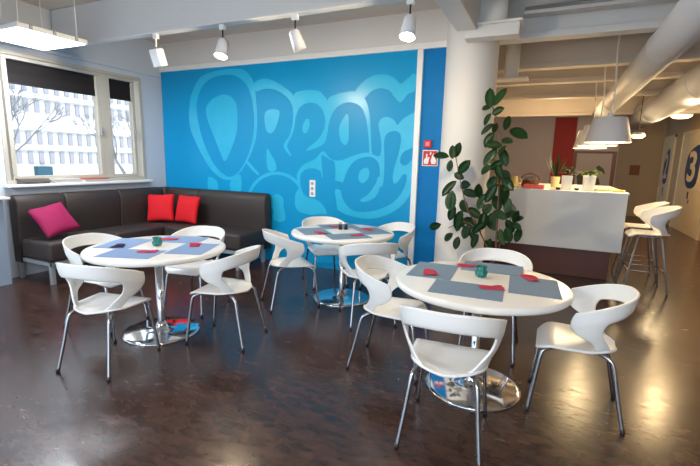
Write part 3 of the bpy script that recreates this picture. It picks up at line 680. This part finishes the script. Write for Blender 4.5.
def basket(x, y, w, d, h, lab, handle):
    t = thing('wicker_basket', lab, 'basket', (x, y, 1.1705), .1, 'wicker baskets on the bar')
    bm = bmesh.new()
    for k in range(6):
        P = smoothpath([((w/2-.008)*math.cos(q)*(.85+.03*k), (d/2-.008)*math.sin(q)*(.85+.03*k), .012+(h-.02)*k/5) for q in [2*PI*i/12 for i in range(13)]], 2)
        tube(bm, P, .009, 6)
    for i in range(14):
        q = 2*PI*i/14; tube(bm, [((w/2-.008)*math.cos(q)*.85, (d/2-.008)*math.sin(q)*.85, .004), ((w/2-.008)*math.cos(q), (d/2-.008)*math.sin(q), h)], .006, 5)
    bm2 = bm; box(bm2, -w*.33, w*.33, -d*.33, d*.33, .002, .010)
    obj('weave', bm2, M['wicker'], t)
    bm = bmesh.new(); random.seed(9)
    for k in range(9):
        s = random.uniform(.025, .04)
        rot = Matrix.Rotation(random.uniform(0, 3), 3, 'Z') @ Matrix.Rotation(random.uniform(-.5, .5), 3, 'X')
        xx, yy = random.uniform(-.25, .25)*w, random.uniform(-.25, .25)*d
        box(bm, xx-s, xx+s, yy-s, yy+s, .03, h+random.uniform(.01, .07), bev=.006, rot=None)
    o = obj('packets', bm, M['papern' if handle else 'yellow'], t); o['kind'] = 'stuff'
    if handle:
        bm = bmesh.new(); tube(bm, smoothpath([(-w/2, 0, h), (-w*.4, 0, h+.06), (0, 0, h+.10), (w*.4, 0, h+.06), (w/2, 0, h)], 6), .008, 8); obj('handle', bm, M['wicker'], t)
basket(-.27, 6.75, .26, .20, .10, 'brown wicker basket with a handle behind the pink packets on the bar', True)
basket(-.66, 6.55, .26, .20, .13, 'brown wicker basket behind the rubber plant leaves', False)
for k, (x, w) in enumerate(((-.27, .13), (-.13, .12))):
    t = thing('pink_packet', ['left pink packet lying at the front edge of the bar', 'right pink packet lying at the front edge of the bar'][k], 'packet', (x, 6.47, 1.1705), 0, 'pink packets on the bar')
    obj('wrapper', B(-w/2, w/2, -.05, .05, 0, .055, bev=.012), M['pink'], t)
    obj('seal_strip', B(-w/2-.008, -w/2+.004, -.045, .045, .022, .030), M['paper'], t)
t = thing('jug', 'pale yellow jug at the left end of the bar', 'jug', (-.465, 6.5, 1.1705))
bm = bmesh.new(); lathe(bm, [(0, 0), (.045, 0), (.055, .03), (.05, .10), (.035, .14), (.04, .16), (.034, .16), (.03, .14), (0, .13)], 24); obj('body', bm, M['yellow'], t, True)
bm = bmesh.new(); tube(bm, smoothpath([(.045, 0, .13), (.085, 0, .12), (.09, 0, .06), (.052, 0, .035)], 6), .007, 8); obj('handle', bm, M['yellow'], t, True)
for k, (x, y) in enumerate(((.65, 6.66), (.72, 6.86), (.84, 6.58))):
    t = thing('serving_tray', ['oval serving tray beside the light green pot on the bar', 'rear oval serving tray on the bar end', 'oval serving tray at the right corner of the bar'][k], 'tray', (x-.03, y, 1.1705+.0*k), .2, 'serving trays on the bar')
    bm = bmesh.new(); lathe(bm, [(0, 0), (.07, 0), (.095, .022), (.091, .024), (.068, .005), (0, .005)], 32); bmesh.ops.scale(bm, vec=(1.0, .8, 1), verts=bm.verts[:]); obj('dish', bm, M['yellow'], t, True)
for k, (x, y) in enumerate(((.33, 6.46), (.10, 6.44))):
    t = thing('small_dish', ['small dark dish between the two white pots', 'small dark dish left of the middle white pot'][k], 'dish', (x, y, 1.1705), 0, 'small dark dishes on the bar')
    bm = bmesh.new(); lathe(bm, [(0, 0), (.02, 0), (.036, .03), (.032, .03), (.018, .006), (0, .006)], 20); obj('bowl', bm, M['black'], t, True)

# ---------------------------------------------------------------- bar stools
def stool_proto():
    root = thing('bar_stool', '', 'stool')
    zs = .71
    for k in kids(proto):
        if k.name.split('.')[0] in ('seat', 'backrest'):
            c = k.copy(); c.data = k.data.copy(); COL.objects.link(c); c.parent = root
            for v in c.data.vertices: v.co.z = .71+(v.co.z-.45)
    for sx in (-1, 1):
        for sy in (-1, 1):
            bm = bmesh.new(); tube(bm, [(sx*.23, sy*.23, .003), (sx*.13, sy*.12, zs-.05), (sx*.08, sy*.08, zs-.042)], .011, 10); obj('leg', bm, M['steel'], root, True)
    bm = bmesh.new(); q = .19; z = .25
    for a, b in (((-q, -q), (q, -q)), ((q, -q), (q, q)), ((q, q), (-q, q)), ((-q, q), (-q, -q))): tube(bm, [(a[0], a[1], z), (b[0], b[1], z)], .008, 8)
    obj('footrest', bm, M['satin'], root, True)
    obj('seat_mount', B(-.1, .1, -.1, .1, zs-.052, zs-.036, bev=.004), M['satin'], root)
    return root
sp = stool_proto()
sp.location = (1.15, 6.25, 0); sp.rotation_euler = (0, 0, PI/2+.03); sp['label'] = 'nearer white bar stool with folded back beside the counter'; sp['group'] = 'bar stools at the counter'
dup(sp, (1.165, 6.92, 0), PI/2-.02, 'farther white bar stool, partly hidden behind its neighbour', 'bar stools at the counter')

# ---------------------------------------------------------------- pendants over the bar
def pendant_proto(drop):
    root = thing('pendant_lamp', '', 'pendant lamp')
    bm = bmesh.new(); lathe(bm, [(.262, 0), (.195, .30), (.19, .305), (.02, .305), (.02, .30), (.188, .298), (.256, 0), (.262, 0)], 48); obj('lamp_shade', bm, M['shade'], root, True)
    bm = bmesh.new(); lathe(bm, [(0, .035), (.228, .035), (.228, .045), (0, .045)], 40); obj('diffuser', bm, M['glow'], root, True)
    bm = bmesh.new(); lathe(bm, [(0, .30), (.03, .30), (.03, .36), (.012, .375), (0, .375)], 20); obj('lamp_holder', bm, M['white'], root, True)
    bm = bmesh.new(); tube(bm, smoothpath([(0, 0, .37), (.015, 0, .7), (-.012, 0, 1.1), (0, 0, drop)], 5), .010, 8); obj('cord', bm, M['white'], root, True)
    bm = bmesh.new(); lathe(bm, [(0, drop), (.05, drop), (.045, drop-.03), (0, drop-.04)], 20); obj('ceiling_rose', bm, M['white'], root, True)
    return root
pp = pendant_proto(CE-1.80)
pp.location = (.61, 6.42, 1.80); pp['label'] = 'nearest and largest white drum pendant lamp over the bar'; pp['group'] = 'pendant lamps over the bar'
dup(pp, (.585, 7.50, 1.80), 0, 'middle white drum pendant lamp over the bar', 'pendant lamps over the bar')
dup(pp, (.565, 8.62, 1.80), 0, 'farthest white drum pendant lamp over the bar', 'pendant lamps over the bar')
def plight(x, y, z, e, r=.15, col=(1, .74, .42), par=None, nm='lamp_light'):
    d = bpy.data.lights.new(nm, 'POINT'); d.energy = e; d.color = col; d.shadow_soft_size = r
    o = bpy.data.objects.new(nm, d); COL.objects.link(o); o.location = (x, y, z); return o
# ---------------------------------------------------------------- ducts
def duct(x, z, r, y0, y1, lab, joints):
    t = thing('ventilation_duct', lab, 'duct', (x, y0, z), 0, 'round ducts under the ceiling')
    bm = bmesh.new(); tube(bm, [(0, 0, 0), (0, (y1-y0)/2, 0), (0, y1-y0, 0)], r, 40); obj('pipe', bm, M['duct'], t, True)
    for j in joints:
        bm = bmesh.new(); tube(bm, [(0, j, 0), (0, j+.03, 0)], r+.008, 40); obj('joint_ring', bm, M['duct'], t, True)
        bm = bmesh.new(); tube(bm, [(0, j+.015, r), (0, j+.015, CE-z)], .006, 8); obj('hanger_rod', bm, M['steel'], t)
duct(.915, 2.7, .165, 1.0, 12.0, 'long round ventilation duct above the bar, the nearer one', (4.4, 8.4))
duct(1.86, 2.72, .26, 3.2, 14.5, 'wider round ventilation duct close to the right wall', (1.5, 4.5, 8.0))
duct(-4.98, 2.83, .25, .6, 2.42, 'short round duct end above the ceiling panel lamp at the window', (1.7,))
for i, (x, y, w, r, lab) in enumerate(((-.667, 4.69, .26, .13, 'white ceiling air diffuser with round spigot above the column'), (-.62, 6.38, .20, .095, 'farther ceiling air diffuser behind the column'))):
    t = thing('ceiling_diffuser', lab, 'air diffuser', (x, y, 2.735 if i == 0 else 2.58), 0, 'ceiling air diffusers')
    hh = .13 if i == 0 else .05
    dy = .09
    if i == 0: obj('plenum_box', B(-w, w, -dy, dy, 0, .115, bev=.006), M['beam'], t)
    obj('flange', B(-w-.02, w+.02, -dy-.02, dy+.02, hh-.015, hh+.01, bev=.003), M['white'], t)
    bm = bmesh.new(); lathe(bm, [(0, hh+.01), (r if r < .12 else .095, hh+.01), (r if r < .12 else .095, CE-t.location.z), (0, CE-t.location.z)], 32)
    bmesh.ops.scale(bm, vec=(r/.095, 1, 1), verts=bm.verts[:]); obj('spigot', bm, M['white'], t, True)
# cable pipe and tray along the second beam
t = thing('cable_tray', 'long pale cable tray running under the ceiling beyond the column', 'cable tray', (-.4, 4.9, 3.0))
obj('tray', B(0, XR+.38, .02, .16, .0, .035, bev=.004), M['beam'], t)
bm = bmesh.new(); tube(bm, [(0, .06, .06), (XR+.38, .06, .06)], .022, 14); obj('conduit', bm, M['steel'], t, True)
for x in (.5, 1.5, 2.6):
    bm = bmesh.new(); tube(bm, [(x, .13, .03), (x, .13, CE-3.0)], .005, 6); obj('hanger_rod', bm, M['steel'], t)
# smoke detector
t = thing('smoke_detector', 'small round white smoke detector under the ceiling near the beam', 'smoke detector', (.05, 8.9, CE))
bm = bmesh.new(); lathe(bm, [(0, 0), (.06, 0), (.06, -.02), (.045, -.045), (0, -.05)], 24); obj('housing', bm, M['white'], t, True)
bm = bmesh.new(); lathe(bm, [(0, -.05), (.014, -.05), (.01, -.058), (0, -.06)], 12); obj('sensor', bm, M['black'], t, True)

# panel lamp by the window
t = thing('panel_lamp', 'bright square fluorescent panel lamp under the ceiling at the window', 'ceiling lamp', (-5.05, 2.84, 2.66), 0)
bm = bmesh.new()
for a in ((-.38, .38, -.34, -.325), (-.38, .38, .325, .34), (-.38, -.365, -.325, .325), (.365, .38, -.325, .325)): box(bm, a[0], a[1], a[2], a[3], 0, .04, bev=.003)
box(bm, -.38, .38, -.34, .34, .04, .046)
obj('housing', bm, M['white'], t)
obj('diffuser', B(-.364, .364, -.324, .324, -.004, .012), M['glowc'], t)
for y in (-.22, 0, .22): obj('clip', B(.378, .392, y-.012, y+.012, .006, .05, bev=.002), M['steel'], t)
for x, y in ((-.3, -.28), (.3, .28), (-.3, .28), (.3, -.28)):
    bm = bmesh.new(); tube(bm, [(x, y, .04), (x, y, CE-2.66)], .004, 6); obj('hanger_rod', bm, M['white'], t)
# unseen copies of the panel lamp, added behind the viewpoint to light the room
for i, (x, y) in enumerate(((-3.6, -1.2), (.4, -1.2))):
    t2 = dup(t, (x, y, 2.66), 0, ['square panel lamp behind the viewpoint, towards the window', 'square panel lamp behind the viewpoint, towards the right wall'][i])

# track spotlights under the beam
def spot(x, aim, lit, lab, boxy=False):
    root = thing('track_spotlight', lab, 'spotlight', (x, 3.48, 2.78), 0, 'spotlights under the ceiling beam')
    obj('adapter', B(-.03, .03, -.02, .02, -.05, 0, bev=.004), M['white'], root)
    bm = bmesh.new(); tube(bm, [(0, 0, -.05), (0, 0, -.13)], .008, 8); obj('arm', bm, M['black'] if not boxy else M['white'], root)
    d = Vector(aim).normalized(); rot = Vector((0, 0, -1)).rotation_difference(d).to_matrix()
    bm = bmesh.new()
    if boxy: box(bm, -.06, .06, -.05, .05, -.15, .03, bev=.01); 
    else: lathe(bm, [(.0, .05), (.03, .05), (.05, .03), (.056, -.04), (.062, -.13), (.058, -.13), (.05, -.11), (0, -.105)], 32)
    bmesh.ops.rotate(bm, cent=(0, 0, 0), matrix=rot, verts=bm.verts[:]); bmesh.ops.translate(bm, vec=(0, 0, -.18), verts=bm.verts[:])
    hd = obj('lamp_head', bm, M['shade'], root, not boxy)
    bm = bmesh.new(); lathe(bm, [(0, -.112), (.049, -.112), (.049, -.109), (0, -.109)] if not boxy else [(0, -.152), (.04, -.152), (.04, -.149), (0, -.149)], 24)
    bmesh.ops.rotate(bm, cent=(0, 0, 0), matrix=rot, verts=bm.verts[:]); bmesh.ops.translate(bm, vec=(0, 0, -.18), verts=bm.verts[:])
    obj('lens', bm, M['bulb'] if lit else M['steel'], hd)
    if lit:
        L = bpy.data.lights.new('lamp_light', 'POINT'); L.energy = lit; L.color = (1, .80, .54); L.shadow_soft_size = .03
        o = bpy.data.objects.new('lamp_light', L); COL.objects.link(o); o.parent = root
        o.location = Vector((0, 0, -.18))+d*.16; o.rotation_euler = Vector((0, 0, -1)).rotation_difference(d).to_euler()
spot(-3.98, (.05, .3, -1), 0, 'square white unlit track spotlight near the window', True)
spot(-3.06, (.02, -.30, -.9), 34, 'glowing track spotlight above the letter D of the mural')
spot(-2.22, (.25, .35, -1), 0, 'tilted unlit white track spotlight between the two glowing ones')
spot(-1.14, (-.02, -.30, -.9), 29, 'glowing track spotlight near the right end of the mural')

# far ceiling lamp
t = thing('round_ceiling_lamp', 'round lit ceiling lamp near the numbered doors', 'ceiling lamp', (2.28, 10.9, 2.49))
bm = bmesh.new(); lathe(bm, [(0, .0), (.12, .01), (.17, .04), (.18, .06), (0, .06)], 36); obj('diffuser', bm, M['glow'], t, True)
bm = bmesh.new(); lathe(bm, [(0, .061), (.19, .061), (.19, .085), (0, .095)], 36); obj('housing', bm, M['white'], t, True)
bm = bmesh.new(); tube(bm, [(0, 0, .09), (0, 0, CE-2.49)], .012, 10); obj('stem', bm, M['white'], t)
t = thing('wall_lamp', 'small glowing round lamp just right of the pendant shades', 'lamp', (1.60, 11.0, 2.10))
bm = bmesh.new(); lathe(bm, [(0, 0), (.09, .01), (.13, .05), (.13, .07), (0, .07)], 30); obj('diffuser', bm, M['glow'], t, True)
bm = bmesh.new(); lathe(bm, [(0, .071), (.14, .071), (.10, .12), (0, .13)], 30); obj('lamp_shade', bm, M['steel'], t, True)
bm = bmesh.new(); tube(bm, [(0, 0, .12), (0, 0, CE-2.10)], .008, 8); obj('cord', bm, M['black'], t)

# ---------------------------------------------------------------- far wall things, doors
struct('trim_5', B(-.03, .53, 13.77, 13.80, 0, 2.83), M['redpaint'])
t = thing('framed_picture', 'dark framed grey picture with black shapes on the far wall behind the pendants', 'picture', (1.05, 13.79, 1.30))
obj('frame', B(-.50, .52, -.05, 0, -.60, .60, bev=.01), M['frame'], t)
obj('print', B(-.44, .42, -.056, -.049, -.55, .54), M['print'], t)
bm = bmesh.new()
plate(bm, [(.05, .15), (.12, .22), (.25, .12), (.30, -.02), (.22, .02), (.12, .08)], -.057, -.06)
plate(bm, [(-.40, -.10), (-.30, .0), (-.1, -.08), (-.12, -.3), (-.35, -.35)], -.057, -.06)
plate(bm, [(.0, -.2), (.15, -.12), (.2, -.3), (.05, -.35)], -.057, -.06)
obj('dark_shapes', bm, M['black'], t)
t = thing('wall_plaque', 'small reddish brown plaque on the beige far wall', 'plaque', (2.28, YF, 1.40))
obj('board', B(-.12, .12, -.02, 0, -.14, .14, bev=.005), M['wicker'], t); obj('rim', B(-.13, .13, -.012, -.001, -.15, .15), M['wood'], t)

def numbered_door(name, y0, y1, num, cz):
    d = bpy.data.objects.new(name, None); COL.objects.link(d); d['kind'] = 'structure'; yc = (y0+y1)/2; d.location = (XR, yc, 0); h = (y1-y0)/2
    obj('door_leaf', B(-.03, 0, -h+.06, h-.06, 0, 2.32, bev=.004), M['doorp'], d)
    bm = bmesh.new(); box(bm, -.045, 0, -h, -h+.06, 0, 2.38); box(bm, -.045, 0, h-.06, h, 0, 2.38); box(bm, -.045, 0, -h, h, 2.32, 2.38)
    obj('door_frame', bm, M['doorp'], d)
    bm = bmesh.new(); box(bm, -.08, -.03, -h+.14, -h+.16, 1.03, 1.05); box(bm, -.09, -.075, -h+.13, -h+.27, 1.03, 1.05, .003); obj('door_handle', bm, M['steel'], d)
    # navy blot with the room number left open in it
    bm = bmesh.new(); k = h*1.05
    P = smoothpath([(-.28*k, .52, 0), (0.1*k, .45, 0), (.35*k, .30, 0), (.42*k, .05, 0), (.40*k, -.2, 0), (.22*k, -.42, 0), (-.1*k, -.46, 0), (-.38*k, -.34, 0), (-.44*k, 0, 0), (-.42*k, .28, 0)], 4, True)
    v = [bm.verts.new((-.034, p.x, cz+p.y)) for p in P]; w = [bm.verts.new((-.030, p.x, cz+p.y)) for p in P]
    bm.faces.new(v)
    for i in range(len(v)): j = (i+1) % len(v); bm.faces.new((v[i], v[j], w[j], w[i]))
    for (a, b, r) in ((.02, -.62, .05), (-.08, -.76, .03)):
        box(bm, -.034, -.030, a*k-r, a*k+r, cz+b-r*1.6, cz+b+r*1.6)
    obj('paint_blot', bm, M['navy'], d)
    bm = bmesh.new(); text_mesh(bm, num, .95, (-.037, 0, cz), (0, -k*1.25, 0), (0, 0, 1), .004, .02)
    obj('number', bm, M['doorp'], d)
numbered_door('door_3', 11.15, 13.45, '3', 1.5)
numbered_door('door_2', 14.2, 15.4, '2', 1.5)

# ---------------------------------------------------------------- light
w = bpy.data.worlds.new('World'); S.world = w; w.use_nodes = True
nt = w.node_tree; bg = nt.nodes['Background']; 
sky = nt.nodes.new('ShaderNodeTexSky'); sky.sky_type = 'HOSEK_WILKIE'; sky.turbidity = 6; sky.sun_direction = (.5, -.3, .6)
mx = nt.nodes.new('ShaderNodeMix'); mx.data_type = 'RGBA'; mx.inputs[0].default_value = .75; mx.inputs[7].default_value = (.66, .83, 1.0, 1)
nt.links.new(sky.outputs[0], mx.inputs[6]); nt.links.new(mx.outputs[2], bg.inputs[0]); bg.inputs[1].default_value = 1.9
sun = bpy.data.lights.new('sun', 'SUN'); sun.energy = 1.3; sun.angle = .02; sun.color = (1, .97, .92)
so = bpy.data.objects.new('sun', sun); COL.objects.link(so); so.rotation_euler = Vector((0, 0, -1)).rotation_difference(Vector((-.75, .1, -.6))).to_euler()
plight(.61, 6.42, 1.78, 22); plight(.585, 7.5, 1.78, 22); plight(.565, 8.62, 1.78, 22)
plight(2.28, 10.9, 2.32, 30); plight(1.6, 11, 2.0, 12)
def area(x, y, z, e, s, col):
    d = bpy.data.lights.new('panel_light', 'AREA'); d.energy = e; d.size = s; d.color = col
    o = bpy.data.objects.new('panel_light', d); COL.objects.link(o); o.location = (x, y, z)
area(-5.05, 2.84, 2.655, 25, .7, (.85, .93, 1)); area(-3.6, -1.2, 2.64, 60, .7, (.9, .95, 1)); area(.4, -1.2, 2.64, 60, .7, (1, .92, .82))  # window panel first, then the two added fill panels behind the camera
# unseen warm point lights without fittings, yellowing the ceiling around the bar
for x, y in ((0, 10.6), (1.9, 8.0)): plight(x, y, 2.4, 46, .1, (1, .68, .34))

S.view_settings.view_transform = 'Standard'; S.view_settings.look = 'None'; S.view_settings.gamma = 1; S.view_settings.use_curve_mapping = False
S.view_settings.exposure = 0.82
